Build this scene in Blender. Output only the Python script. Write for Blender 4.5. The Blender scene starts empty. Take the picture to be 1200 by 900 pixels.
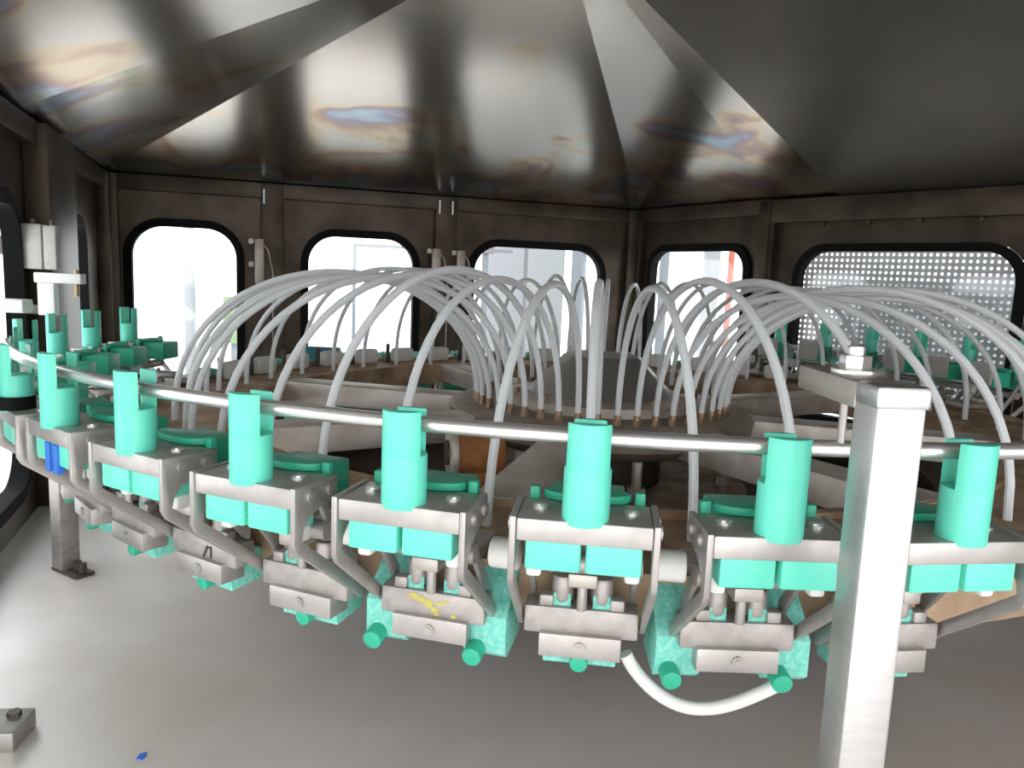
import bpy, bmesh, math, random
from mathutils import Vector, Matrix
random.seed(4)
PI = math.pi
# ------------------------------------------------------------------ camera
F, PITCH, ROLL = 900.0, 0.14, -0.0411          # focal length in pixels of a 1200x900 frame, tilt down, roll
CZ = 0.57                                      # camera height above the machine deck
_fw = Vector((0, math.cos(PITCH), -math.sin(PITCH))); _rt = Vector((1, 0, 0)); _up = _rt.cross(_fw)
RT = math.cos(ROLL)*_rt - math.sin(ROLL)*_up
UP = math.sin(ROLL)*_rt + math.cos(ROLL)*_up
FW = _fw
CAM = Vector((0, 0, CZ))
sc = bpy.context.scene
COL = sc.collection
cd = bpy.data.cameras.new('camera'); cam = bpy.data.objects.new('camera', cd); COL.objects.link(cam)
cd.sensor_fit = 'HORIZONTAL'; cd.sensor_width = 36.0; cd.lens = F/1200*36.0
cd.clip_start = 0.02
cam.matrix_world = Matrix(((RT.x, UP.x, -FW.x, CAM.x), (RT.y, UP.y, -FW.y, CAM.y), (RT.z, UP.z, -FW.z, CAM.z), (0, 0, 0, 1)))
sc.camera = cam
# ------------------------------------------------------------------ world, exposure
w = bpy.data.worlds.new('world'); sc.world = w; w.use_nodes = True
bg = w.node_tree.nodes['Background']
bg.inputs['Color'].default_value = (0.97, 0.985, 1.0, 1)
bg.inputs['Strength'].default_value = 1.0
vs = sc.view_settings
sc.display_settings.display_device = 'sRGB'
vs.view_transform = 'Standard'; vs.look = 'None'; vs.gamma = 1.0; vs.use_curve_mapping = False
vs.exposure = 1.9
sc.cycles.use_denoising = True
sc.cycles.max_bounces = 10
sc.cycles.sample_clamp_indirect = 6.0

def ray(px, py):
    return (RT*((px-600)/F) + UP*((450-py)/F) + FW)
def on_z(px, py, z):
    d = ray(px, py); t = (z-CAM.z)/d.z
    return CAM + d*t
def on_depth(px, py, y):
    d = ray(px, py); return CAM + d*(y/d.y)
def on_wall(px, py, P, Q):
    """pixel on the vertical plane through P, Q (xy): distance along PQ from P, and height"""
    d = ray(px, py); ex, ey = Q[0]-P[0], Q[1]-P[1]; L = math.hypot(ex, ey); nx, ny = -ey/L, ex/L
    t = (P[0]*nx+P[1]*ny)/(d.x*nx+d.y*ny)
    p = CAM + d*t
    return ((p.x-P[0])*ex+(p.y-P[1])*ey)/L, p.z
def proj(p):
    v = Vector(p)-CAM; z = v.dot(FW)
    return 600+F*v.dot(RT)/z, 450-F*v.dot(UP)/z, z

# ------------------------------------------------------------------ materials
def mat(name, color, rough=0.5, metal=0.0, noise=None, bump=0.0, bscale=60, spec=0.5, stretch=(1, 1, 1), rvar=0.0):
    """noise = (scale, colour2, amount): soft patches of a second colour; bump: fine relief"""
    m = bpy.data.materials.new(name); m.use_nodes = True
    nt = m.node_tree; b = nt.nodes['Principled BSDF']
    b.inputs['Base Color'].default_value = (*color, 1); b.inputs['Roughness'].default_value = rough
    b.inputs['Metallic'].default_value = metal; b.inputs['Specular IOR Level'].default_value = spec
    tc = nt.nodes.new('ShaderNodeTexCoord'); mp = nt.nodes.new('ShaderNodeMapping')
    mp.inputs['Scale'].default_value = stretch
    nt.links.new(tc.outputs['Object'], mp.inputs['Vector'])
    if noise:
        n = nt.nodes.new('ShaderNodeTexNoise'); n.inputs['Scale'].default_value = noise[0]; n.inputs['Detail'].default_value = 5
        nt.links.new(mp.outputs['Vector'], n.inputs['Vector'])
        r = nt.nodes.new('ShaderNodeValToRGB'); r.color_ramp.elements[0].position = 0.38; r.color_ramp.elements[1].position = 0.68
        nt.links.new(n.outputs['Fac'], r.inputs['Fac'])
        mu = nt.nodes.new('ShaderNodeMath'); mu.operation = 'MULTIPLY'; mu.inputs[1].default_value = noise[2]
        nt.links.new(r.outputs['Color'], mu.inputs[0])
        mx = nt.nodes.new('ShaderNodeMix'); mx.data_type = 'RGBA'
        mx.inputs['A'].default_value = (*color, 1); mx.inputs['B'].default_value = (*noise[1], 1)
        nt.links.new(mu.outputs[0], mx.inputs['Factor']); nt.links.new(mx.outputs['Result'], b.inputs['Base Color'])
        if rvar:
            ma = nt.nodes.new('ShaderNodeMath'); ma.operation = 'MULTIPLY_ADD'; ma.inputs[1].default_value = rvar; ma.inputs[2].default_value = rough
            nt.links.new(r.outputs['Color'], ma.inputs[0]); nt.links.new(ma.outputs[0], b.inputs['Roughness'])
    if bump:
        n2 = nt.nodes.new('ShaderNodeTexNoise'); n2.inputs['Scale'].default_value = bscale; n2.inputs['Detail'].default_value = 4
        nt.links.new(mp.outputs['Vector'], n2.inputs['Vector'])
        bp = nt.nodes.new('ShaderNodeBump'); bp.inputs['Strength'].default_value = bump; bp.inputs['Distance'].default_value = 0.002
        nt.links.new(n2.outputs['Fac'], bp.inputs['Height']); nt.links.new(bp.outputs['Normal'], b.inputs['Normal'])
    return m

M = {}
M['green'] = mat('green_plastic', (0.13, 0.68, 0.51), 0.42, noise=(30, (0.115, 0.63, 0.47), 0.6), bump=0.05, bscale=300)
M['green_dark'] = mat('green_moulded_plastic', (0.03, 0.42, 0.26), 0.45, noise=(30, (0.02, 0.33, 0.2), 0.6))
M['mint'] = mat('rough_mint_plastic', (0.13, 0.52, 0.42), 0.7, noise=(220, (0.3, 0.66, 0.57), 0.8), bump=0.35, bscale=420)
M['steel'] = mat('brushed_steel', (0.48, 0.45, 0.43), 0.42, 0.7, noise=(35, (0.38, 0.35, 0.33), 0.8), bump=0.06, bscale=250, rvar=0.1)
M['steel_sat'] = mat('satin_cast_steel', (0.44, 0.405, 0.385), 0.5, 0.6, noise=(60, (0.33, 0.295, 0.27), 0.8), bump=0.12, bscale=200)
M['bright'] = mat('polished_steel', (0.80, 0.785, 0.77), 0.3, 0.85)
M['post'] = mat('ground_stainless', (0.50, 0.49, 0.48), 0.38, 0.85, noise=(50, (0.44, 0.43, 0.42), 0.6), bump=0.05, bscale=180, stretch=(1, 1, 6))
M['plate'] = mat('dull_steel_sheet', (0.50, 0.46, 0.42), 0.5, 0.8, noise=(25, (0.36, 0.31, 0.26), 0.9), bump=0.08, bscale=150)
M['spoke'] = mat('pale_steel_bar', (0.60, 0.55, 0.50), 0.5, 0.6, noise=(18, (0.42, 0.35, 0.28), 0.9), bump=0.06, bscale=120)
M['disc'] = mat('stained_manifold_steel', (0.33, 0.28, 0.23), 0.55, 0.6, noise=(25, (0.22, 0.17, 0.13), 0.9), bump=0.1, bscale=120)
M['rust'] = mat('rust_stained_steel', (0.46, 0.33, 0.215), 0.65, 0.2, noise=(16, (0.24, 0.14, 0.08), 1.0), bump=0.3, bscale=90)
M['rust_o'] = mat('orange_rust', (0.42, 0.17, 0.05), 0.7, 0.1, noise=(40, (0.22, 0.09, 0.03), 0.9), bump=0.3, bscale=120)
M['brass'] = mat('brass_fitting', (0.40, 0.28, 0.18), 0.4, 0.8)
M['pan'] = mat('dark_stained_pan', (0.09, 0.07, 0.055), 0.55, 0.4, noise=(12, (0.05, 0.035, 0.025), 0.9))
M['deck'] = mat('deck_stainless', (0.84, 0.80, 0.785), 0.38, 0.42, noise=(2.6, (0.66, 0.59, 0.53), 0.9), bump=0.06, bscale=260, rvar=0.12)
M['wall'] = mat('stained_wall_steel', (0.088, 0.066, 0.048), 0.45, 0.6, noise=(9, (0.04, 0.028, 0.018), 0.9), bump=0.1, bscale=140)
M['rubber'] = mat('black_rubber', (0.006, 0.006, 0.006), 0.8, spec=0.15)
M['dark'] = mat('dark_steel', (0.10, 0.085, 0.075), 0.5, 0.6)
M['white'] = mat('white_plastic', (0.74, 0.72, 0.69), 0.45)
M['grey_box'] = mat('grey_housing', (0.45, 0.43, 0.40), 0.5, 0.1, noise=(50, (0.36, 0.34, 0.31), 0.6))
M['hall_white'] = mat('hall_white_paint', (0.27, 0.275, 0.28), 0.6)
M['hall_grey'] = mat('hall_grey_paint', (0.16, 0.175, 0.19), 0.5)
M['hall_floor'] = mat('hall_concrete', (0.30, 0.30, 0.295), 0.6, noise=(2, (0.26, 0.26, 0.26), 0.7))
M['guard'] = mat('guard_enamel', (0.55, 0.54, 0.54), 0.5)
M['orange'] = mat('orange_paint', (0.45, 0.10, 0.05), 0.5)
M['blue'] = mat('blue_plastic', (0.03, 0.16, 0.62), 0.45)
M['teal'] = mat('teal_plastic', (0.01, 0.18, 0.24), 0.5)
M['yellow'] = mat('yellow_paint_mark', (0.50, 0.43, 0.10), 0.7)
M['ink'] = mat('black_marker_ink', (0.03, 0.03, 0.035), 0.6)
M['pink'] = mat('pink_label', (0.3, 0.12, 0.14), 0.5)
M['lime'] = mat('pale_green_panel', (0.2, 0.28, 0.15), 0.5)

def roof_mat():
    m = mat('heat_tinted_roof_sheet', (0.55, 0.52, 0.47), 0.215, 1.0, bump=0.05, bscale=30, stretch=(1, 1, 1))
    nt = m.node_tree; b = nt.nodes['Principled BSDF']
    tc = nt.nodes.new('ShaderNodeTexCoord')
    # oxide colours left by welding: strongest near the welded eave, in drifting patches
    n = nt.nodes.new('ShaderNodeTexNoise'); n.inputs['Scale'].default_value = 3.2; n.inputs['Detail'].default_value = 4; n.inputs['Distortion'].default_value = 0.6
    nt.links.new(tc.outputs['Object'], n.inputs['Vector'])
    sx = nt.nodes.new('ShaderNodeSeparateXYZ'); nt.links.new(tc.outputs['Object'], sx.inputs[0])
    mr = nt.nodes.new('ShaderNodeMapRange'); mr.inputs['From Min'].default_value = 0.856; mr.inputs['From Max'].default_value = 1.06
    mr.inputs['To Min'].default_value = 0.15; mr.inputs['To Max'].default_value = -0.10
    nt.links.new(sx.outputs['Z'], mr.inputs['Value'])
    ad = nt.nodes.new('ShaderNodeMath'); ad.operation = 'ADD'
    nt.links.new(n.outputs['Fac'], ad.inputs[0]); nt.links.new(mr.outputs['Result'], ad.inputs[1])
    r = nt.nodes.new('ShaderNodeValToRGB'); e = r.color_ramp.elements
    e[0].position = 0.50; e[0].color = (0.55, 0.52, 0.475, 1)
    e[1].position = 0.80; e[1].color = (0.50, 0.50, 0.47, 1)
    for pos, c in ((0.56, (0.56, 0.46, 0.32, 1)), (0.605, (0.40, 0.27, 0.22, 1)), (0.64, (0.31, 0.29, 0.36, 1)), (0.68, (0.34, 0.43, 0.52, 1)), (0.73, (0.48, 0.52, 0.50, 1))):
        x = e.new(pos); x.color = c
    nt.links.new(ad.outputs[0], r.inputs['Fac']); nt.links.new(r.outputs['Color'], b.inputs['Base Color'])
    return m
M['roof'] = roof_mat()
M['roof_shaded'] = mat('shaded_roof_sheet', (0.185, 0.168, 0.148), 0.45, 0.9, noise=(5, (0.15, 0.135, 0.118), 0.8), bump=0.1, bscale=200)  # right and front roof sheets: shade put into a darker, rougher steel

def tube_mat():
    m = bpy.data.materials.new('milky_tube'); m.use_nodes = True; nt = m.node_tree
    b = nt.nodes['Principled BSDF']; b.inputs['Base Color'].default_value = (0.93, 0.95, 0.96, 1); b.inputs['Roughness'].default_value = 0.3
    t = nt.nodes.new('ShaderNodeBsdfTranslucent'); t.inputs['Color'].default_value = (0.95, 0.96, 0.96, 1)
    mx = nt.nodes.new('ShaderNodeMixShader'); mx.inputs['Fac'].default_value = 0.32
    nt.links.new(b.outputs[0], mx.inputs[1]); nt.links.new(t.outputs[0], mx.inputs[2])
    nt.links.new(mx.outputs[0], nt.nodes['Material Output'].inputs['Surface'])
    return m
M['tube'] = tube_mat()
def glass_mat():
    m = bpy.data.materials.new('window_glass'); m.use_nodes = True; nt = m.node_tree
    nt.nodes.remove(nt.nodes['Principled BSDF'])
    t = nt.nodes.new('ShaderNodeBsdfTransparent'); t.inputs['Color'].default_value = (0.95, 0.97, 0.98, 1)
    g = nt.nodes.new('ShaderNodeBsdfGlossy'); g.inputs['Roughness'].default_value = 0.05
    mx = nt.nodes.new('ShaderNodeMixShader'); mx.inputs['Fac'].default_value = 0.06
    nt.links.new(t.outputs[0], mx.inputs[1]); nt.links.new(g.outputs[0], mx.inputs[2])
    nt.links.new(mx.outputs[0], nt.nodes['Material Output'].inputs['Surface'])
    return m
M['glass'] = glass_mat()

# ------------------------------------------------------------------ mesh helpers
def xf(bm, vs, mtx):
    bmesh.ops.transform(bm, matrix=mtx, verts=vs)
def box(bm, x0, x1, y0, y1, z0, z1, bev=0.0, mtx=None, seg=2):
    r = bmesh.ops.create_cube(bm, size=1.0); vs = r['verts']
    xf(bm, vs, Matrix.Translation(((x0+x1)/2, (y0+y1)/2, (z0+z1)/2)) @ Matrix.Diagonal((abs(x1-x0), abs(y1-y0), abs(z1-z0), 1)))
    if mtx is not None: xf(bm, vs, mtx)
    if bev > 0:
        es = list({e for v in vs for e in v.link_edges})
        bmesh.ops.bevel(bm, geom=es, offset=bev, segments=seg, affect='EDGES', profile=0.5)
def cyl(bm, p, q, r, r2=None, n=16, bev=0):
    p, q = Vector(p), Vector(q); d = q-p; L = d.length
    mt = Matrix.Translation((p+q)/2) @ d.to_track_quat('Z', 'Y').to_matrix().to_4x4()
    rr = bmesh.ops.create_cone(bm, cap_ends=True, segments=n, radius1=r, radius2=r if r2 is None else r2, depth=L, matrix=mt)
    if bev:
        es = [e for e in {e for v in rr['verts'] for e in v.link_edges} if any(len(f.verts) > 4 for f in e.link_faces)]
        bmesh.ops.bevel(bm, geom=es, offset=bev, segments=2, affect='EDGES', profile=0.5)
def prism(bm, pts, h0, h1, axis='x', bev=0):
    """polygon pts (a,b) extruded along axis between h0 and h1"""
    def P(a, b, h): return {'x': (h, a, b), 'y': (a, h, b), 'z': (a, b, h)}[axis]
    v0 = [bm.verts.new(P(a, b, h0)) for a, b in pts]; v1 = [bm.verts.new(P(a, b, h1)) for a, b in pts]
    fs = [bm.faces.new(v0), bm.faces.new(v1[::-1])]
    n = len(pts)
    for i in range(n): fs.append(bm.faces.new((v0[(i+1) % n], v0[i], v1[i], v1[(i+1) % n])))
    bmesh.ops.recalc_face_normals(bm, faces=fs)
    if bev:
        es = list({e for f in fs[:2] for e in f.edges})
        bmesh.ops.bevel(bm, geom=es, offset=bev, segments=2, affect='EDGES', profile=0.5)
def sweep(bm, path, r, n=8, closed=False, cap=True, radii=None):
    path = [Vector(p) for p in path]; m = len(path); rings = []
    ref = Vector((0, 0, 1)); prev = None
    for i, p in enumerate(path):
        a = path[(i-1) % m] if (closed or i > 0) else p
        b = path[(i+1) % m] if (closed or i < m-1) else p
        t = (b-a).normalized()
        if prev is None:
            u = t.cross(ref)
            if u.length < 1e-3: u = t.cross(Vector((0, 1, 0)))
        else:
            u = prev - t*prev.dot(t)
        u.normalize(); prev = u; v = t.cross(u)
        rr = radii[i] if radii else r
        rings.append([bm.verts.new(p + (u*math.cos(2*PI*k/n)+v*math.sin(2*PI*k/n))*rr) for k in range(n)])
    for i in range(m if closed else m-1):
        A, B = rings[i], rings[(i+1) % m]
        for k in range(n):
            bm.faces.new((A[k], A[(k+1) % n], B[(k+1) % n], B[k]))
    if cap and not closed:
        bm.faces.new(rings[0][::-1]); bm.faces.new(rings[-1])
def lathe(bm, prof, n=48, c=(0, 0, 0)):
    """closed profile of (r, z) turned about the vertical through c"""
    rings = [[bm.verts.new((c[0]+r*math.cos(2*PI*k/n), c[1]+r*math.sin(2*PI*k/n), c[2]+z)) for k in range(n)] for r, z in prof]
    m = len(prof); fs = []
    for i in range(m):
        A, B = rings[i], rings[(i+1) % m]
        for k in range(n): fs.append(bm.faces.new((A[k], A[(k+1) % n], B[(k+1) % n], B[k])))
    bmesh.ops.recalc_face_normals(bm, faces=fs)
def rrect(u0, u1, v0, v1, r, n=8):
    out = []
    for cx, cy, a0 in ((u1-r, v1-r, 0), (u0+r, v1-r, 90), (u0+r, v0+r, 180), (u1-r, v0+r, 270)):
        for k in range(n+1):
            a = math.radians(a0+90*k/n); out.append((cx+r*math.cos(a), cy+r*math.sin(a)))
    return out
def obj(name, bm, material, parent=None, smooth=True, loc=None):
    me = bpy.data.meshes.new(name); bm.normal_update(); bm.to_mesh(me); bm.free()
    me.materials.append(M[material] if isinstance(material, str) else material)
    if smooth:
        for p in me.polygons: p.use_smooth = True
        me.set_sharp_from_angle(angle=math.radians(38))
    o = bpy.data.objects.new(name, me); COL.objects.link(o)
    if parent: o.parent = parent
    if loc is not None: o.location = loc
    return o
def N(): return bmesh.new()
def tag(o, label, cat, group=None, kind=None):
    if label: o['label'] = label
    if cat: o['category'] = cat
    if group: o['group'] = group
    if kind: o['kind'] = kind
    return o
def thing(name, label=None, cat=None, loc=(0, 0, 0), rz=0.0, group=None, kind=None):
    o = bpy.data.objects.new(name, None); o.empty_display_size = 0.02; COL.objects.link(o)
    o.location = loc; o.rotation_euler = (0, 0, rz)
    return tag(o, label, cat, group, kind)
def struct(name, bm, m, parent=None, smooth=True):
    o = obj(name, bm, m, parent, smooth)
    if parent is None: o['kind'] = 'structure'
    return o
def copy_tree(o, parent=None):
    c = o.copy(); COL.objects.link(c); c.parent = parent
    for ch in list(o.children): copy_tree(ch, c)
    return c

# ------------------------------------------------------------------ carousel numbers (metres; rail radius is 1 m)
CX, CY = 0.179, 1.545
RAIL_R = 1.005
RAIL_Z = CZ-0.1135
PLATE_Z = CZ-0.172
DTH, TH5 = 2*PI/46, -0.1205
RG = 1.016
# ------------------------------------------------------------------ the enclosure
EAVE = CZ+0.286
Lp, A, B, C, D = (-1.0, 1.49), (-1.42, 2.65), (0.506, 3.30), (0.863, 2.65), (1.347, 2.02)
Lf, Ep, Fp = (-0.98, -0.28), (1.97, 1.21), (1.97, -0.28)
RING = [Lf, Lp, A, B, C, D, Ep, Fp]
bm = N(); box(bm, -1.6, 2.1, -0.30, 3.5, -0.03, 0.0)
floor = struct('floor', bm, 'deck', smooth=False)

def wall_matrix(P, Q):
    """local x along PQ, y up, z towards the inside of the enclosure"""
    e = Vector((Q[0]-P[0], Q[1]-P[1], 0)).normalized(); up = Vector((0, 0, 1)); n = e.cross(up)
    c = Vector((CX, CY, 0))-Vector((P[0], P[1], 0))
    if n.dot(c) < 0: n = -n
    return Matrix(((e.x, up.x, n.x, P[0]), (e.y, up.y, n.y, P[1]), (e.z, up.z, n.z, 0), (0, 0, 0, 1)))
def holed(bm, u0, u1, v0, v1, holes, t0, t1):
    """sheet from u0..u1, v0..v1 with rounded holes, thickness t0..t1 on local z"""
    loops = [[(u0, v0), (u1, v0), (u1, v1), (u0, v1)]] + holes
    for t in (t0, t1):
        es = []
        for lp in loops:
            vs = [bm.verts.new((a, b, t)) for a, b in lp]
            es += [bm.edges.new((vs[i], vs[(i+1) % len(vs)])) for i in range(len(vs))]
        bmesh.ops.triangle_fill(bm, edges=es, use_beauty=True)
    for lp in loops:
        for i in range(len(lp)):
            a, b = lp[i], lp[(i+1) % len(lp)]
            bm.faces.new([bm.verts.new((*p, t)) for p, t in ((a, t0), (b, t0), (b, t1), (a, t1))])
    bmesh.ops.remove_doubles(bm, verts=bm.verts, dist=1e-5)
    bmesh.ops.recalc_face_normals(bm, faces=bm.faces)
WN = [0]
def window(P, Q, hole, g=0.028):
    """rounded window in a wall: black rubber gasket and glass pane; hole = (u0,u1,v0,v1,r)"""
    WN[0] += 1
    u0, u1, v0, v1, r = hole
    root = thing('window_%d' % WN[0], kind='structure'); root.matrix_world = wall_matrix(P, Q)
    bm = N()
    out = rrect(u0, u1, v0, v1, r, 10); inn = rrect(u0+g, u1-g, v0+g, v1-g, max(r-g, .01), 10)
    n = len(out); rings = []
    for lp, z in ((out, -0.002), (out, 0.012), (inn, 0.016), (inn, -0.02)):
        rings.append([bm.verts.new((a, b, z)) for a, b in lp])
    for i in range(3):
        for k in range(n): bm.faces.new((rings[i][k], rings[i][(k+1) % n], rings[i+1][(k+1) % n], rings[i+1][k]))
    bmesh.ops.recalc_face_normals(bm, faces=bm.faces)
    obj('gasket', bm, 'rubber', root)
    bm = N(); prism(bm, rrect(u0+g*.6, u1-g*.6, v0+g*.6, v1-g*.6, max(r-g*.6, .01), 10), -0.012, -0.008, 'z')
    obj('pane', bm, 'glass', root, smooth=False)
    return root
def wall(name, P, Q, holes, splits=None, z1=EAVE, beam=True, posts=(), mat_='wall', gasket=0.028):
    root = thing(name, kind='structure'); root.matrix_world = wall_matrix(P, Q)
    L = math.hypot(Q[0]-P[0], Q[1]-P[1])
    sp = [0.0]+list(splits or [])+[L]
    for i in range(len(sp)-1):
        hs = [rrect(*h, 10) for h in holes if sp[i] <= h[0] and h[1] <= sp[i+1]]
        bm = N(); holed(bm, sp[i]+.001, sp[i+1]-.001, 0, z1, hs, -0.012, 0.0)
        obj('wall_panel', bm, mat_, root, smooth=False)
    if beam:
        bm = N(); box(bm, 0, L, z1-0.048, z1+.004, -0.012, 0.03, 0.003)
        obj('header_beam', bm, mat_, root)
    for u, wd, dp in posts:
        bm = N(); box(bm, u-wd/2, u+wd/2, 0, z1-0.0, 0.0, dp, 0.003)
        obj('wall_post', bm, mat_, root)
    for h in holes: window(P, Q, h, gasket)
    return root
def px_hole(P, Q, x0, x1, ytop, v0, r):
    ym = ytop+90
    u0 = on_wall(x0, ym, P, Q)[0]; u1 = on_wall(x1, ym, P, Q)[0]; v1 = on_wall((x0+x1)/2, ytop, P, Q)[1]
    if u0 > u1: u0, u1 = u1, u0
    return (u0, u1, v0, v1, r)
# back wall: three panels, three windows
sA = [on_wall(x, 300, A, B)[0] for x in (319, 520)]
back_holes = [px_hole(A, B, 146, 287, 257, 0.12, 0.13), px_hole(A, B, 352, 491, 270, 0.12, 0.13), px_hole(A, B, 545, 706, 283, 0.12, 0.13)]
LAB = math.hypot(B[0]-A[0], B[1]-A[1])
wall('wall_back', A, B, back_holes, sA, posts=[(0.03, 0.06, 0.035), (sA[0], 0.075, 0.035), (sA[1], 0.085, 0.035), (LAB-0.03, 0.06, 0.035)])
# right wall: short panel with a window, then the door with the wide window
LBC = math.hypot(C[0]-B[0], C[1]-B[1])
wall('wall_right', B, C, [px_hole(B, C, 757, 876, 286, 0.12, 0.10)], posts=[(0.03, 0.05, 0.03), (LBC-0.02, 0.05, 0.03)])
LCD = math.hypot(D[0]-C[0], D[1]-C[1])
hD = px_hole(C, D, 926, 1199, 285, 0.14, 0.11)
Dx = (C[0]+(D[0]-C[0])*1.12, C[1]+(D[1]-C[1])*1.12)
door_u0 = on_wall(909, 300, C, D)[0]
wr2 = thing('wall_right_2', kind='structure'); wr2.matrix_world = wall_matrix(C, D)
vdoor = on_wall(1000, 259, C, D)[1]
LCX = LCD*1.12
bm = N(); box(bm, 0, LCX, vdoor, EAVE, 0.0, 0.025, 0.002); obj('header_beam', bm, 'wall', wr2)
bm = N(); box(bm, 0, door_u0, 0, vdoor, 0.0, 0.025, 0.002); obj('wall_post', bm, 'wall', wr2)
for px in (966, 1019, 1080, 1152):
    u = on_wall(px, 262, C, D)[0]
    bm = N(); cyl(bm, (u, vdoor-0.006, -0.02), (u, vdoor-0.006, 0.012), 0.006, n=10); obj('screw', bm, 'dark', wr2)
door = thing('door_1', kind='structure'); door.matrix_world = wall_matrix(C, D)
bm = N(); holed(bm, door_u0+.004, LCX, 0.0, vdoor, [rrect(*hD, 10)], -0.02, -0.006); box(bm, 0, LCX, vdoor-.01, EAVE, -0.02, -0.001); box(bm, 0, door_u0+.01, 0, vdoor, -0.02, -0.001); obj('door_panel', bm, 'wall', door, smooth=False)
window(C, D, hD, 0.024)
# side walls further round, mostly outside the picture; only the left ones have windows
LDE = math.hypot(Ep[0]-Dx[0], Ep[1]-Dx[1])
wall('wall_right_3', Dx, Ep, [])
wall('wall_right_4', Ep, Fp, [])
LLA = math.hypot(A[0]-Lp[0], A[1]-Lp[1])
uL = lambda px, py=300: on_wall(px, py, Lp, A)[0]
hl = (uL(66), uL(98), 0.10, on_wall(84, 250, Lp, A)[1], 0.10)
hl2 = (-0.62, uL(21), 0.06, on_wall(8, 222, Lp, A)[1], 0.12)
Lq = (Lp[0]-(A[0]-Lp[0])*0.6, Lp[1]-(A[1]-Lp[1])*0.6)
off = math.hypot(Lq[0]-Lp[0], Lq[1]-Lp[1])
sh = lambda h: (h[0]+off, h[1]+off, h[2], h[3], h[4])
wall('wall_left', Lq, A, [sh(hl2), sh(hl)], splits=[off+uL(45)], posts=[(off+uL(50), abs(uL(70)-uL(36)), 0.05), (off+LLA-0.04, 0.07, 0.04)], gasket=0.032)
wall('wall_left_2', Lf, Lq, [(0.08, math.hypot(Lq[0]-Lf[0], Lq[1]-Lf[1])-0.06, 0.05, 0.78, 0.12)])  # unseen window, added and enlarged to brighten the deck at left
# front wall with the open hatch the camera looks through
wf = thing('wall_front', kind='structure'); wf.matrix_world = wall_matrix(Lf, Fp)
LF = Fp[0]-Lf[0]
bm = N(); holed(bm, 0, LF, 0, EAVE, [rrect(0.16, LF-0.04, 0.04, 0.84, 0.05)], -0.015, 0.0); obj('wall_panel', bm, 'wall', wf, smooth=False)

# ceiling: folded sheet pyramid
apex = on_depth(656, -100, 1.5)
E2 = tuple((lambda u: (C[0]+(D[0]-C[0])*u/LCD, C[1]+(D[1]-C[1])*u/LCD))(on_wall(985, 232, C, D)[0]))
crL = tuple((lambda u: (Lp[0]+(A[0]-Lp[0])*u/LLA, Lp[1]+(A[1]-Lp[1])*u/LLA))(on_wall(8, 126, Lp, A)[0]))
ceil = thing('ceiling', kind='structure')
eave_pts = [Lf, crL, A, B, C, E2, Ep, Fp]
for i in range(len(eave_pts)):
    P, Q = eave_pts[i], eave_pts[(i+1) % len(eave_pts)]
    bm = N(); vv = [Vector((P[0], P[1], EAVE)), Vector((Q[0], Q[1], EAVE)), apex]
    # each sheet is its own panel with a standing lip along the fold
    top = [v+Vector((0, 0, 0.004)) for v in vv]
    lo = [bm.verts.new(v) for v in vv]; hi = [bm.verts.new(v) for v in top]
    bm.faces.new(lo); bm.faces.new(hi[::-1])
    for k in range(3): bm.faces.new((lo[k], lo[(k+1) % 3], hi[(k+1) % 3], hi[k]))
    bmesh.ops.recalc_face_normals(bm, faces=bm.faces)
    obj('roof_panel', bm, 'roof_shaded' if i >= 5 else 'roof', ceil, smooth=False)

# ------------------------------------------------------------------ rotor: hub, spokes, ring
rotor = thing('carousel_rotor', 'spoked steel rotor with rusty rim and grey cone hub under the tubes', 'carousel', (CX, CY, 0))
RZ = CZ-0.255
bm = N(); lathe(bm, [(0.70, RZ-0.05), (0.90, RZ-0.05), (0.90, RZ), (0.885, RZ), (0.885, RZ-0.008), (0.715, RZ-0.008), (0.715, RZ), (0.70, RZ)], 96)
obj('rim', bm, 'rust', rotor)
for k in range(8):
    th = -0.265+k*PI/4
    bm = N(); box(bm, -0.035, 0.035, -0.71, -0.22, RZ-0.045, RZ+0.002, 0.004)
    o = obj('spoke', bm, 'spoke', rotor); o.rotation_euler = (0, 0, th)
bm = N(); lathe(bm, [(0.02, RZ-0.05), (0.27, RZ-0.05), (0.30, RZ-0.03), (0.305, RZ+0.000), (0.29, RZ+0.008), (0.02, RZ+0.008)], 64)
obj('manifold_disc', bm, 'disc', rotor)
bm = N(); lathe(bm, [(0.02, RZ+0.008), (0.19, RZ+0.008), (0.19, RZ+0.025), (0.165, RZ+0.03), (0.02, RZ+0.03)], 64)
obj('hub_flange', bm, 'spoke', rotor)
bm = N(); lathe(bm, [(0.01, RZ+0.03), (0.15, RZ+0.03), (0.075, RZ+0.105), (0.01, RZ+0.105)], 12)
obj('hub_cone', bm, 'post', rotor)
for k in range(10):
    a = 2*PI*k/10+.2
    bm = N(); cyl(bm, (0.172*math.cos(a), 0.172*math.sin(a), RZ+0.022), (0.172*math.cos(a), 0.172*math.sin(a), RZ+0.037), 0.008, n=6)
    obj('flange_bolt', bm, 'brass', rotor)
bm = N(); cyl(bm, (0, 0, 0.0), (0, 0, RZ-0.06), 0.13, n=32); obj('column', bm, 'dark', rotor)
bm = N(); lathe(bm, [(0.13, RZ-0.16), (0.30, RZ-0.16), (0.30, RZ-0.145), (0.13, RZ-0.145)], 48); obj('lower_flange', bm, 'rust', rotor)
for k in range(8):
    a = 2*PI*k/8+.15
    p = (0.27*math.cos(a), 0.27*math.sin(a))
    bm = N(); cyl(bm, (*p, RZ-0.16), (*p, RZ-0.05), 0.009, n=12); cyl(bm, (*p, RZ-0.11), (*p, RZ-0.095), 0.017, n=6)
    obj('jack_bolt', bm, 'spoke', rotor)

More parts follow.
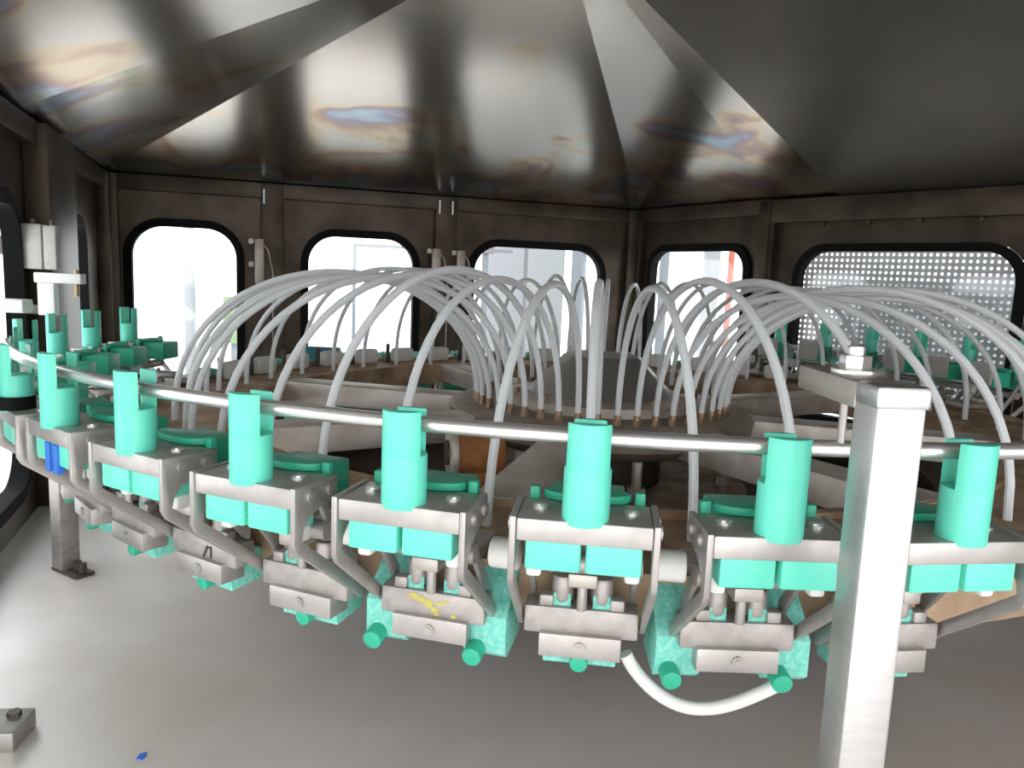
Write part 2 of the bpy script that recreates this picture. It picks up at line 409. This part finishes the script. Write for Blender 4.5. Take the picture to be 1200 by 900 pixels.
bm = N(); lathe(bm, [(0.10, 0.12), (0.60, 0.12), (0.62, 0.135), (0.62, 0.235), (0.614, 0.235), (0.614, 0.14), (0.10, 0.128)], 72)
obj('drip_pan', bm, 'pan', rotor)
# orange rusty drive flange under the hub
mp_ = on_depth(534, 530, 1.2)
dv = thing('drive_motor', 'orange rusty cylinder with pale flange under the rotor hub', 'motor', (mp_.x, mp_.y, 0.13), 0.25)
mz = mp_.z-0.13
bm = N(); cyl(bm, (0.0, 0, mz), (0.075, 0.0, mz), 0.036, n=24, bev=.004); obj('housing', bm, 'rust_o', dv)
bm = N(); cyl(bm, (-0.012, 0, mz), (0.0, 0, mz), 0.043, n=24, bev=.003); ef = obj('end_flange', bm, 'spoke', dv)
bm = N(); cyl(bm, (-0.016, 0, mz), (-0.011, 0, mz), 0.020, n=20); obj('bore', bm, 'dark', ef)
bm = N(); box(bm, 0.005, 0.07, -0.02, 0.02, -0.004, mz-0.02, .003); obj('pedestal', bm, 'rust_o', dv)

# ------------------------------------------------------------------ guide rail
def ringpt(r, th, z): return Vector((CX+r*math.sin(th), CY-r*math.cos(th), z))
th0, th1 = -1.0, 1.20
bm = N(); sweep(bm, [ringpt(RAIL_R, th0+(th1-th0)*i/150, RAIL_Z) for i in range(151)], 0.0062, 14)
tag(obj('guide_rail', bm, 'bright'), 'bent bright steel rail running through the slots of the green rollers', 'rail')

# ------------------------------------------------------------------ gripper prototype (x tangential, y inward, z up; origin on the plate under the roller)
def make_gripper(opened):
    root = thing('bottle_gripper')
    bm = N(); box(bm, -0.049, 0.049, -0.009, 0.045, -0.017, 0.0, 0.0015); plate = obj('top_plate', bm, 'steel', root)
    for s in (-1, 1):
        bm = N(); cyl(bm, (s*0.034, 0.02, -0.002), (s*0.034, 0.02, 0.0022), 0.0058, n=14); cyl(bm, (s*0.034, 0.02, 0.002), (s*0.034, 0.02, 0.003), 0.003, n=6)
        obj('screw', bm, 'bright', plate)
    # roller: cylinder with a slot across its top for the rail
    r = 0.0172; h0, h1, hs = -0.003, 0.0715, 0.038
    bm = N(); cyl(bm, (0, 0.003, h0), (0, 0.003, hs), r, n=40, bev=0.0012)
    for s in (-1, 1):
        ang = math.asin((0.0075 if s < 0 else 0.0125)/r)
        seg = [(r*math.cos(ang+(PI-2*ang)*k/20)*1.0, 0.003+s*r*math.sin(ang+(PI-2*ang)*k/20)) for k in range(21)]
        prism(bm, seg, hs-0.002, h1 if s < 0 else h1-0.001, 'z', bev=0.0008)
    obj('roller', bm, 'green', root)
    # green neck guide behind the roller with two stop tabs
    bm = N(); box(bm, -0.030, 0.030, 0.052, 0.098, -0.034, 0.001, .002); pts = [(0.034*math.cos(PI*k/16*2), 0.050+0.014*math.sin(PI*k/16*2)) for k in range(16)]
    prism(bm, pts, 0.0005, 0.007, 'z', bev=.001); obj('neck_guide', bm, 'green_dark', root)
    for s in (-1, 1):
        bm = N(); box(bm, s*0.041-.004, s*0.041+.004, 0.046, 0.054, -0.012, 0.009, .0012); obj('stop_tab', bm, 'green_dark', root)
        # green pads under the plate
        bm = N(); x0, x1 = (0.0018, 0.0425) if s > 0 else (-0.0425, -0.0018)
        box(bm, x0, x1, -0.005, 0.030, -0.040, -0.0168, 0.0025); obj('pad', bm, 'green', root)
        bm = N(); box(bm, s*0.037-.006, s*0.037+.006, 0.012, 0.026, -0.052, -0.038, .003); obj('pad_foot', bm, 'white', root)
        # side plate cut with a bent arm reaching in and down
        x0, x1 = (0.0492, 0.0540) if s > 0 else (-0.0540, -0.0492)
        pts = [(-0.010, 0.001), (0.046, 0.001), (0.046, -0.018), (0.026, -0.021), (0.010, -0.026), (0.002, -0.034), (-0.0005, -0.044), (0.090, -0.1135), (0.0945, -0.122), (0.087, -0.1245), (-0.006, -0.053), (-0.0105, -0.045)]
        bm = N(); prism(bm, pts, x0, x1, 'x', bev=.0008); sp = obj('side_arm', bm, 'steel', root)
        for yy in (0.010, 0.036):
            bm = N(); cyl(bm, (s*0.0535, yy, -0.009), (s*0.0565, yy, -0.009), 0.0055, n=14); cyl(bm, (s*0.0560, yy, -0.009), (s*0.0568, yy, -0.009), 0.0028, n=6); obj('screw', bm, 'steel', sp)
        # second, inner link with a hooked foot
        pts = [(0.036, -0.024), (0.044, -0.024), (0.060, -0.052), (0.092, -0.088), (0.092, -0.100), (0.085, -0.098), (0.052, -0.058)]
        x0, x1 = (0.0395, 0.0440) if s > 0 else (-0.0440, -0.0395)
        bm = N(); prism(bm, pts, x0, x1, 'x', bev=.0008); obj('link', bm, 'steel', root)
        # domed spring housings
        bm = N(); cyl(bm, (s*0.0165, 0.082, -0.098), (s*0.0165, 0.082, -0.074), 0.0095, n=18, bev=.004); obj('spring_housing', bm, 'steel_sat', root)
        bm = N(); box(bm, s*0.0295-.006, s*0.0295+.006, 0.070, 0.082, -0.100, -0.090, .002); obj('clip', bm, 'steel_sat', root)
    bm = N(); cyl(bm, (0, 0.068, -0.100), (0, 0.068, -0.056), 0.0042, n=14, bev=.001); obj('plunger', bm, 'steel', root)
    bm = N(); cyl(bm, (-0.046, 0.045, -0.050), (0.046, 0.045, -0.050), 0.0085, n=16); obj('pivot_shaft', bm, 'steel_sat', root)
    bm = N(); cyl(bm, (0.056, 0.055, -0.050), (0.080, 0.055, -0.050), 0.0125, n=20, bev=.002); obj('pivot_bush', bm, 'white', root)
    bm = N(); box(bm, -0.03, 0.03, 0.098, 0.165, -0.0825, -0.071, .002); box(bm, -0.012, 0.012, 0.05, 0.110, -0.074, -0.062, .002); obj('bracket_foot', bm, 'plate', root)
    # clamp bar and face plate with a centre screw
    bm = N(); box(bm, -0.0475, 0.0475, 0.070, 0.094, -0.124, -0.100, .0022); obj('clamp_bar', bm, 'steel_sat', root)
    bm = N(); box(bm, -0.034, 0.034, 0.064, 0.092, -0.141, -0.121, .001); fp = obj('face_plate', bm, 'steel', root)
    bm = N(); cyl(bm, (0, 0.0645, -0.131), (0, 0.0622, -0.131), 0.005, n=12); cyl(bm, (0, 0.063, -0.131), (0, 0.0615, -0.131), 0.0028, n=6); obj('screw', bm, 'steel', fp)
    bm = N(); box(bm, 0.009, 0.024, 0.074, 0.077, -0.101, -0.089, .001); box(bm, -0.024, -0.009, 0.074, 0.077, -0.101, -0.089, .001); obj('jaw_backing', bm, 'mint', root)
    for s in (-1, 1):
        if opened:
            bm = N(); c = s*0.046
            prism(bm, [(0.078, -0.118), (0.094, -0.104), (0.122, -0.085), (0.128, -0.150), (0.086, -0.156), (0.078, -0.150)], c-0.019, c+0.019, 'x', bev=.001)
            j = obj('jaw', bm, 'mint', root)
            bm = N(); cyl(bm, (c-0.007, 0.064, -0.150), (c-0.007, 0.090, -0.146), 0.0085, n=18, bev=.001); obj('peg', bm, 'green_dark', j)
        else:
            bm = N(); c = s*0.018
            prism(bm, [(0.076, -0.126), (0.100, -0.110), (0.120, -0.120), (0.120, -0.150), (0.080, -0.153)], c-0.013, c+0.013, 'x', bev=.001)
            j = obj('jaw', bm, 'mint', root)
            if s < 0:
                bm = N(); cyl(bm, (0.0, 0.068, -0.148), (0.0, 0.090, -0.146), 0.0075, n=16, bev=.001); obj('peg', bm, 'green_dark', j)
    return root
proto = {False: make_gripper(False), True: make_gripper(True)}
used = {False: False, True: False}
ordn = ['', 'second', 'third', 'fourth', 'fifth', 'sixth', 'seventh', 'eighth']
# small individual height offsets of the cam-guided front units
dz = {0: 0.004, 1: 0.008, 2: 0.005, 3: 0.0, 4: -0.001, 5: 0.0, 6: -0.003, 7: -0.004}
GR = {}
ORD = 'first second third fourth fifth sixth seventh eighth ninth tenth eleventh twelfth thirteenth fourteenth fifteenth sixteenth seventeenth eighteenth nineteenth twentieth'.split()
inv_n = up_n = 0; plated = []
for k in range(-23, 23):
    th = TH5+(k-5)*DTH
    if k < 0: th -= 0.05*min(1, -k/4, (23+k)/10)
    c = ringpt(RG, th, PLATE_Z); px, py, dep = proj(c)
    if dep < 0.2 or px > 1230: continue
    j = -k
    inverted = 7 <= j
    # far right side stands upright again
    if c.y > CY-0.2 and px > 870: inverted = False
    op = k in (4, 6)
    if not used[op]: g = proto[op]; used[op] = True
    else: g = copy_tree(proto[op])
    z = PLATE_Z+dz.get(k, 0.0)
    if inverted:
        z = CZ-0.395; g.rotation_euler = (0, PI, th)
    else: g.rotation_euler = (0, 0, th)
    g.location = (c.x, c.y, z)
    GR[k] = g
    gp = 'bottle grippers around the carousel'
    if k == 6: lab = 'open bottle gripper with spread mint jaws directly left of the tall steel post'
    elif k == 5: lab = 'bottle gripper seen squarely from the front, second left of the tall steel post'
    elif k == 4: lab = 'open bottle gripper with yellow paint on its clamp bar and spread mint jaws'
    elif k == 3: lab = 'bottle gripper fourth to the left of the tall steel post, jaws closed'
    elif k == 2: lab = 'bottle gripper with black pen mark on its clamp plate, left of picture'
    elif k == 1: lab = 'bottle gripper with blue clips under its plate above the small floor stand'
    elif k == 0: lab = 'bottle gripper with black ring under its roller at the left picture edge'
    elif k == 7: lab = 'sunlit bottle gripper directly right of the tall steel post'
    elif k == 8: lab = 'bottle gripper cut by the right picture edge beyond the tall steel post'
    elif k < 0 and not inverted: lab = {1: 'bottle gripper just outside the left picture edge on the carousel', 2: 'leftmost bottle gripper at the carousel edge near the left wall'}.get(j, 'upright bottle gripper with empty slot, %s behind the left edge roller' % ordn[min(j-2, 7)])
    elif inverted: lab = 'upside-down bottle gripper on the far side of the carousel'
    else: lab = 'upright bottle gripper at the far right behind the white tubes'
    if inverted:
        inv_n += 1; lab = 'upside-down bottle gripper on the far rim, %s from the left' % ORD[inv_n-1]
    elif k < 0 and j >= 7 or k > 8:
        up_n += 1; lab = 'upright bottle gripper behind the white tubes at far right, %s in its row' % ORD[up_n-1]
        plated.append(g)
    tag(g, lab, 'bottle gripper', gp)
for op in (False, True):
    if not used[op]:
        for ch in list(proto[op].children): bpy.data.objects.remove(ch)
for g in plated:
    bm = N(); box(bm, -0.030, 0.026, 0.100, 0.108, -0.030, 0.022, .002); obj('pale_plate', bm, 'grey_box', g)
# details that single out front grippers
def addpart(k, name, bm, m, label=None):
    o = obj(name, bm, m, GR[k])
    if label: o['label'] = label
bm = N()
rs = random.Random(3)
for cx_, cz_, rx_, rz_ in ((-0.016, -0.105, 0.006, 0.0028), (-0.009, -0.108, 0.006, 0.0032), (-0.002, -0.111, 0.004, 0.004), (0.003, -0.115, 0.004, 0.003), (0.008, -0.109, 0.005, 0.0018), (0.013, -0.107, 0.004, 0.0014), (0.005, -0.119, 0.003, 0.002), (0.020, -0.119, 0.003, 0.0022)):
    prism(bm, [(cx_+rx_*math.cos(2*PI*q/11)*rs.uniform(.55, 1.15), cz_+rz_*math.sin(2*PI*q/11)*rs.uniform(.55, 1.2)) for q in range(11)], 0.0695, 0.0705, 'y')
addpart(4, 'paint_mark', bm, 'yellow', 'smeared yellow paint')
bm = N()
box(bm, -0.001, 0.001, 0.0690, 0.0705, -0.121, -0.108, mtx=Matrix.Translation((0.005, 0, -0.114)) @ Matrix.Rotation(.5, 4, 'Y') @ Matrix.Translation((0, 0, 0.114)))
box(bm, 0.012, 0.0135, 0.0690, 0.0705, -0.120, -0.108); box(bm, 0.007, 0.013, 0.069, 0.0705, -0.1105, -0.109)
addpart(2, 'pen_mark', bm, 'ink', 'black pen mark')
for x in (-0.012, 0.006):
    bm = N(); box(bm, x, x+.009, -0.008, 0.0, -0.048, -0.018, .001); addpart(1, 'blue_clip', bm, 'blue')
bm = N(); lathe(bm, [(0.012, 0.0), (0.021, 0.0), (0.021, 0.014), (0.012, 0.014)], 32); addpart(0, 'black_ring', bm, 'rubber', 'black rubber ring')

# ------------------------------------------------------------------ rinse tubes, one per gripper
R0, R1 = 0.25, 0.785
TZ0, TZ1 = RZ+0.016, CZ-0.30
TUBE_R = 0.0053
tn = {'l': 0, 'r': 0, 'f': 0}
for k in [q % 46 for q in range(9, 55)]:
    th = TH5+(k-5)*DTH
    ra, rb = R0, R1+random.uniform(-.008, .008)
    top = CZ-0.004+random.uniform(-0.010, 0.010)
    skew = random.uniform(-0.012, 0.012)
    root = thing('rinse_tube', loc=ringpt(R0, th, RZ+0.008))
    path = []
    nseg = 30
    for i in range(nseg+1):
        a = PI*i/nseg
        r = (ra+rb)/2-(rb-ra)/2*math.cos(a)
        base = TZ0+(CZ-0.25-TZ0)*i/nseg
        z = base+(top-base)*math.sin(a)**0.92
        path.append(ringpt(r, th+skew*math.sin(a), z))
    path.append(ringpt(rb+0.002, th, TZ1+0.02)); path.append(ringpt(rb+0.002, th, TZ1))
    bm = N(); sweep(bm, [p-root.location for p in path], TUBE_R, 8)
    obj('hose', bm, 'tube', root)
    bm = N(); p = ringpt(R0, th, 0)-Vector((root.location.x, root.location.y, 0))
    cyl(bm, (0, 0, -0.003), (0, 0, 0.010), 0.0075, n=6); cyl(bm, (0, 0, 0.008), (0, 0, 0.018), 0.0062, n=12)
    obj('brass_fitting', bm, 'brass', root)
    px, py, dep = proj(ringpt(R1, th, CZ-0.2))
    kk = (k+23) % 46-23
    front = {0: 'leftmost white tube arching down to the gripper with the black ring', 1: 'white tube arching down towards the gripper with blue clips', 2: 'white tube arching down behind the gripper with the pen mark',
             3: 'white tube dropping behind the roller fourth left of the steel post', 4: 'white tube dropping to the gripper with yellow paint', 5: 'white tube dropping straight down behind the front-facing gripper roller',
             6: 'white tube dropping just left of the roller beside the steel post', 7: 'white tube passing behind the top of the steel post', 8: 'white tube dropping right of the steel post'}
    if kk in front: lab = front[kk]
    elif px < 420:
        tn['l'] += 1; lab = 'white tube in the left arching bunch, %s when coming from the back windows' % ORD[tn['l']-1]
    elif px > 900:
        tn['r'] += 1; lab = 'white tube in the dense right bunch, %s behind the steel post going back' % ORD[tn['r']-1]
    else:
        tn['f'] += 1; lab = 'thin white tube arching behind the hub before the windows, %s from the right' % ORD[tn['f']-1]
    tag(root, lab, 'tube', 'white tubes arching from the hub')

# white hose hanging under the front grippers
pts = []
P0, P1 = on_depth(733, 766, 0.62), on_depth(925, 796, 0.62)
for i in range(25):
    t = i/24; p = P0.lerp(P1, t); p.z -= 0.040*math.sin(PI*min(1, t**0.8)); pts.append(p)
bm = N(); sweep(bm, pts, 0.0058, 10)
tag(obj('drain_hose', bm, 'white'), 'white hose sagging below the front grippers', 'hose')

# ------------------------------------------------------------------ support post at right
pp = ringpt(1.092, 0.043, 0)
post = thing('support_post', 'tall square stainless post with bolted arm over the rail in the right foreground', 'post', pp, 0.03)
pz = CZ-0.054
bm = N(); box(bm, -0.0150, 0.0150, -0.0150, 0.0150, 0.0, pz-0.004, 0.003); obj('column', bm, 'post', post)
bm = N(); box(bm, -0.0165, 0.0165, -0.0165, 0.012, pz-0.014, pz, 0.003); obj('arm_lip', bm, 'post', post)
bm = N(); box(bm, -0.0160, 0.0160, 0.0115, 0.100, pz-0.018, pz-0.001, 0.0015); obj('arm', bm, 'plate', post)
bm = N(); cyl(bm, (0, 0.048, pz-0.001), (0, 0.048, pz+0.003), 0.0145, n=28, bev=.0008); obj('washer', bm, 'bright', post)
bm = N(); cyl(bm, (0, 0.048, pz+0.003), (0, 0.048, pz+0.012), 0.0098, n=6, bev=.0006); obj('nut', bm, 'bright', post)
bm = N(); cyl(bm, (0, 0.048, pz+0.01), (0, 0.048, pz+0.018), 0.0055, n=16, bev=.0008); obj('bolt_end', bm, 'bright', post)
bm = N(); cyl(bm, (0.0135, 0.086, RAIL_Z), (0.0135, 0.086, pz-0.016), 0.0028, n=12); obj('rail_hanger', bm, 'steel', post)
bm = N(); box(bm, -0.035, 0.035, -0.035, 0.035, 0.0, 0.006, .001); obj('base_plate', bm, 'plate', post)

# small stand at left
fp_ = on_z(78, 667, 0.0)
stand = thing('support_stand', 'short square steel stand bolted to the deck under the left grippers', 'stand', fp_, -0.55)
bm = N(); box(bm, -0.017, 0.017, -0.017, 0.017, 0.0, RAIL_Z-0.19, .002); obj('column', bm, 'steel_sat', stand)
bm = N(); box(bm, -0.018, 0.062, -0.018, 0.018, 0.0, 0.006, .001); ft = obj('foot_plate', bm, 'dark', stand)
for x in (0.038, 0.054):
    bm = N(); cyl(bm, (x, 0, 0.008), (x, 0, 0.024), 0.008, n=6); obj('foot_bolt', bm, 'dark', ft)

# block on the deck, bottom left
bp_ = on_z(-14, 880, 0.0)
blk = thing('deck_block', 'steel block with a raised bolt on the deck at the bottom left corner', 'block', bp_, 0.12)
bm = N(); box(bm, -0.06, 0.030, -0.005, 0.050, 0.0, 0.024, .002); obj('body', bm, 'steel', blk)
bm = N(); cyl(bm, (0.014, 0.032, 0.024), (0.014, 0.032, 0.030), 0.008, n=6); obj('bolt_head', bm, 'dark', blk)
# blue fleck
fl = on_z(166, 887, 0.0)
bm = N(); prism(bm, [(-.004, -.005), (.003, -.006), (.005, .002), (.002, .008), (-.004, .004)], 0.0, 0.0015, 'z')
o = obj('plastic_fleck', bm, 'blue', loc=fl); tag(o, 'tiny blue plastic fleck lying on the steel deck', 'scrap')

# ------------------------------------------------------------------ fittings on the left wall
def wall_pt(px, py, P, Q, off):
    u, v = on_wall(px, py, P, Q); return wall_matrix(P, Q) @ Vector((u, v, off))
pL = on_depth(36, 288, 1.62); 
sb = thing('sensor_box', 'pale grey sensor box pair mounted on the left wall post', 'sensor', pL, 0.0)
bm = N(); box(bm, -0.024, 0.022, 0.0, 0.06, -0.048, 0.046, .003); obj('housing', bm, 'grey_box', sb)
bm = N(); box(bm, 0.025, 0.052, 0.0, 0.02, -0.048, 0.044, .003); obj('cover', bm, 'grey_box', sb)
for x in (0.0, 0.040):
    bm = N(); cyl(bm, (x, .01, 0.044), (x, .01, 0.056), 0.006, n=10); obj('cable_gland', bm, 'dark', sb)
bm = N(); box(bm, -0.12, -0.01, 0.045, 0.075, -0.02, 0.02); obj('mounting_arm', bm, 'dark', sb)
pB = on_depth(70, 326, 1.55)
tb = thing('tee_bracket', 'white tee-shaped bracket below the grey sensor box at left', 'bracket', pB)
bm = N(); box(bm, -0.047, 0.047, -0.01, 0.012, -0.010, 0.010, .002); obj('crossbar', bm, 'white', tb)
bm = N(); box(bm, -0.042, -0.008, -0.008, 0.010, -0.075, -0.010, .002); obj('stem', bm, 'white', tb)
bm = N(); cyl(bm, (0.033, 0, -0.035), (0.033, 0, 0.018), 0.005, n=10); obj('pin', bm, 'brass', tb)
bm = N(); box(bm, -0.30, -0.03, 0.002, 0.010, -0.074, -0.055, .002); obj('wall_arm', bm, 'dark', tb)
pC = on_depth(8, 358, 1.40)
bm = N(); box(bm, -0.08, 0.036, -0.012, 0.02, -0.012, 0.012, .002)
cb = thing('cross_bracket', 'white flat bar at the left edge below the window', 'bracket', pC)
obj('bar', bm, 'white', cb)
bm = N(); box(bm, -0.14, -0.06, -0.008, 0.016, -0.010, 0.010, .002); obj('wall_arm', bm, 'dark', cb)

# latches and bright pins on the back wall posts
for px, py, lab in ((304, 300, 'worn steel latch on the back wall post between the first two windows'), (508, 310, 'worn steel latch left on the back wall post between second and third windows'), (536, 312, 'steel latch just left of the third back window')):
    p = wall_pt(px, py, A, B, 0.036)
    l = thing('wall_latch', lab, 'latch'); l.matrix_world = wall_matrix(A, B); l.location = p
    bm = N(); box(bm, -0.016, 0.016, -0.10, 0.06, 0.0, 0.02, .004); obj('body', bm, 'plate', l)
    bm = N(); cyl(bm, (-0.028, 0.05, 0.0), (-0.028, 0.05, 0.018), 0.010, n=12); cyl(bm, (-0.028, -0.03, 0.0), (-0.028, -0.03, 0.018), 0.010, n=12); obj('rivet', bm, 'steel', l)
    bm = N(); sweep(bm, [(0.0, 0.06, 0.014), (0.03, 0.02, 0.018), (0.045, -0.06, 0.016), (0.045, -0.5, 0.012)], 0.0025, 6); obj('cable', bm, 'plate', l)
for i, px in enumerate((115, 309, 513, 528)):
    py = 218+0.062*(px-115)
    p = wall_pt(px, py, A, B, 0.036)
    bm = N(); cyl(bm, p-Vector((0, 0, 0.028)), p+Vector((0, 0, 0.022)), 0.004, n=10)
    tag(obj('hinge_pin', bm, 'bright'), ['bright hinge pin at the left corner under the roof edge', 'bright hinge pin above the latch beside the first window', 'bright hinge pin right above the second latch', 'bright hinge pin above the third window corner'][i], 'pin')

# white row of nozzles along the far rim
for k in range(21, 39):
    th = TH5+(k-5)*DTH+DTH/2
    q = ringpt(0.855, th, RZ)
    px, py, dep = proj(q)
    nz = thing('nozzle_block', 'small white nozzle block on the far rusty rim, %s in the row from the right' % ORD[k-21], 'nozzle', q, th, 'white nozzle blocks on the far rim')
    bm = N(); box(bm, -0.034, 0.034, -0.014, 0.014, -0.008, 0.034, .010); obj('body', bm, 'white', nz)
    bm = N(); cyl(bm, (0.046, 0, -0.008), (0.046, 0, 0.046), 0.006, n=8); obj('stud', bm, 'dark', nz)
q = ringpt(0.82, -2.42, RZ)
tc_ = on_depth(377, 416, 2.1)
bm = N(); box(bm, -0.05, 0.05, -0.02, 0.02, -0.022, 0.022, .004)
tag(obj('teal_cover', bm, 'teal', loc=tc_), 'small dark teal cover block behind the rim below the second window', 'cover')

# ------------------------------------------------------------------ the hall outside the windows
bm = N(); box(bm, -9, 9, 3.9, 9, -1.0, -0.9)
hf = struct('hall_floor', bm, 'hall_floor', smooth=False); hf.name = 'floor_hall'
def cabinet(name, label, x0, x1, y0, y1, z1, m, cat, doors=2, z0=-0.9):
    t = thing(name, label, cat, ((x0+x1)/2, y0, z0))
    bm = N(); box(bm, -(x1-x0)/2, (x1-x0)/2, 0.01, y1-y0, 0, z1-z0, .01); obj('body', bm, m, t)
    wd = (x1-x0)/doors
    for i in range(doors):
        bm = N(); a = -(x1-x0)/2+i*wd; box(bm, a+.01, a+wd-.01, -0.008, 0.012, 0.08, z1-z0-.03, .006); d = obj('cabinet_door', bm, m, t)
        bm = N(); box(bm, a+wd-.06, a+wd-.045, -0.03, -0.008, (z1-z0)*.5, (z1-z0)*.5+.14, .004); obj('handle', bm, 'hall_grey', d)
    return t
cabinet('machine_cabinet', 'white machine cabinet outside the third back window', -0.20, 0.32, 5.2, 5.9, 0.95, 'hall_white', 'cabinet', 2)
def column(name, label, x, y, z1, wd, m, cat='column'):
    t = thing(name, label, cat, (x, y, -0.9))
    bm = N(); box(bm, -wd/2, wd/2, -wd/2, wd/2, 0.02, z1+.9, .008); obj('shaft', bm, m, t)
    bm = N(); box(bm, -wd*.9, wd*.9, -wd*.9, wd*.9, 0, .02, .004); obj('foot', bm, m, t)
    return t
def colpx(px, y): return on_depth(px, 320, y).x
column('aluminium_column', 'grey aluminium column outside the right side of the third back window', colpx(678, 4.8), 4.8, 1.6, 0.085, 'hall_grey')
column('steel_column', 'pale column outside the first back window', colpx(222, 5.0), 5.0, 1.6, 0.06, 'hall_white')
column('guard_post', 'thin grey guard post outside the second back window', colpx(415, 4.6), 4.6, 0.72, 0.022, 'hall_grey', 'post')
bm = N(); box(bm, colpx(415, 4.6), colpx(600, 4.6), 4.59, 4.61, 0.70, 0.72)
tag(obj('guard_rail', bm, 'hall_grey'), 'thin horizontal guard bar outside the second back window', 'bar')
column('pale_blue_column', 'pale blue column outside the left part of the right window', colpx(778, 4.6), 4.6, 1.6, 0.05, 'hall_grey')
column('white_column', 'white column in the middle of the small right window', colpx(833, 4.9), 4.9, 1.6, 0.09, 'hall_white')
column('orange_upright', 'orange upright outside the right edge of the small right window', colpx(856, 4.9), 4.9, 1.6, 0.035, 'orange')
def sign(name, label, px0, px1, y, z0, z1, m):
    x0, x1 = colpx(px0, y), colpx(px1, y); t = thing(name, label, 'panel', ((x0+x1)/2, y, -0.9)); hw = (x1-x0)/2
    bm = N(); box(bm, -hw, hw, -0.02, 0.0, z0+.9, z1+.9, .004); obj('face', bm, m, t)
    bm = N(); box(bm, -0.02, 0.02, 0.0, 0.03, 0, z1+.9, .004); obj('leg', bm, 'hall_grey', t)
sign('control_panel', 'small pink plate on a stand outside the third back window', 558, 578, 4.9, 0.70, 0.78, 'pink')
sign('green_panel', 'pale green panel low outside the first back window', 262, 285, 4.6, 0.10, 0.38, 'lime')

# perforated guard outside the wide right window
WM = wall_matrix(C, D)
gm = thing('perforated_guard', 'white perforated guard sheet outside the wide right window', 'guard'); gm.matrix_world = WM
bm = N(); pitch = 0.0190; bar = 0.0056
u0, u1, v0, v1 = hD[0]-0.06, hD[1]+0.12, 0.20, hD[3]+0.08
nu, nv = int((u1-u0)/pitch), int((v1-v0)/pitch)
for i in range(nu+1):
    u = u0+i*pitch; box(bm, u-bar, u+bar, v0, v0+nv*pitch, -0.142, -0.140)
for i in range(nv+1):
    v = v0+i*pitch; box(bm, u0, u0+nu*pitch, v-bar, v+bar, -0.1425, -0.1405)
obj('mesh_sheet', bm, 'guard', gm, smooth=False)['kind'] = 'stuff'
bm = N(); box(bm, u0-.02, u1+.02, v0-.03, v0, -0.15, -0.13); obj('lower_rail', bm, 'hall_grey', gm)
cabinet('grey_machine', 'pale grey machine body seen through the perforated guard', 1.9, 2.6, 3.9, 4.6, 0.62, 'hall_grey', 'machine', 2)
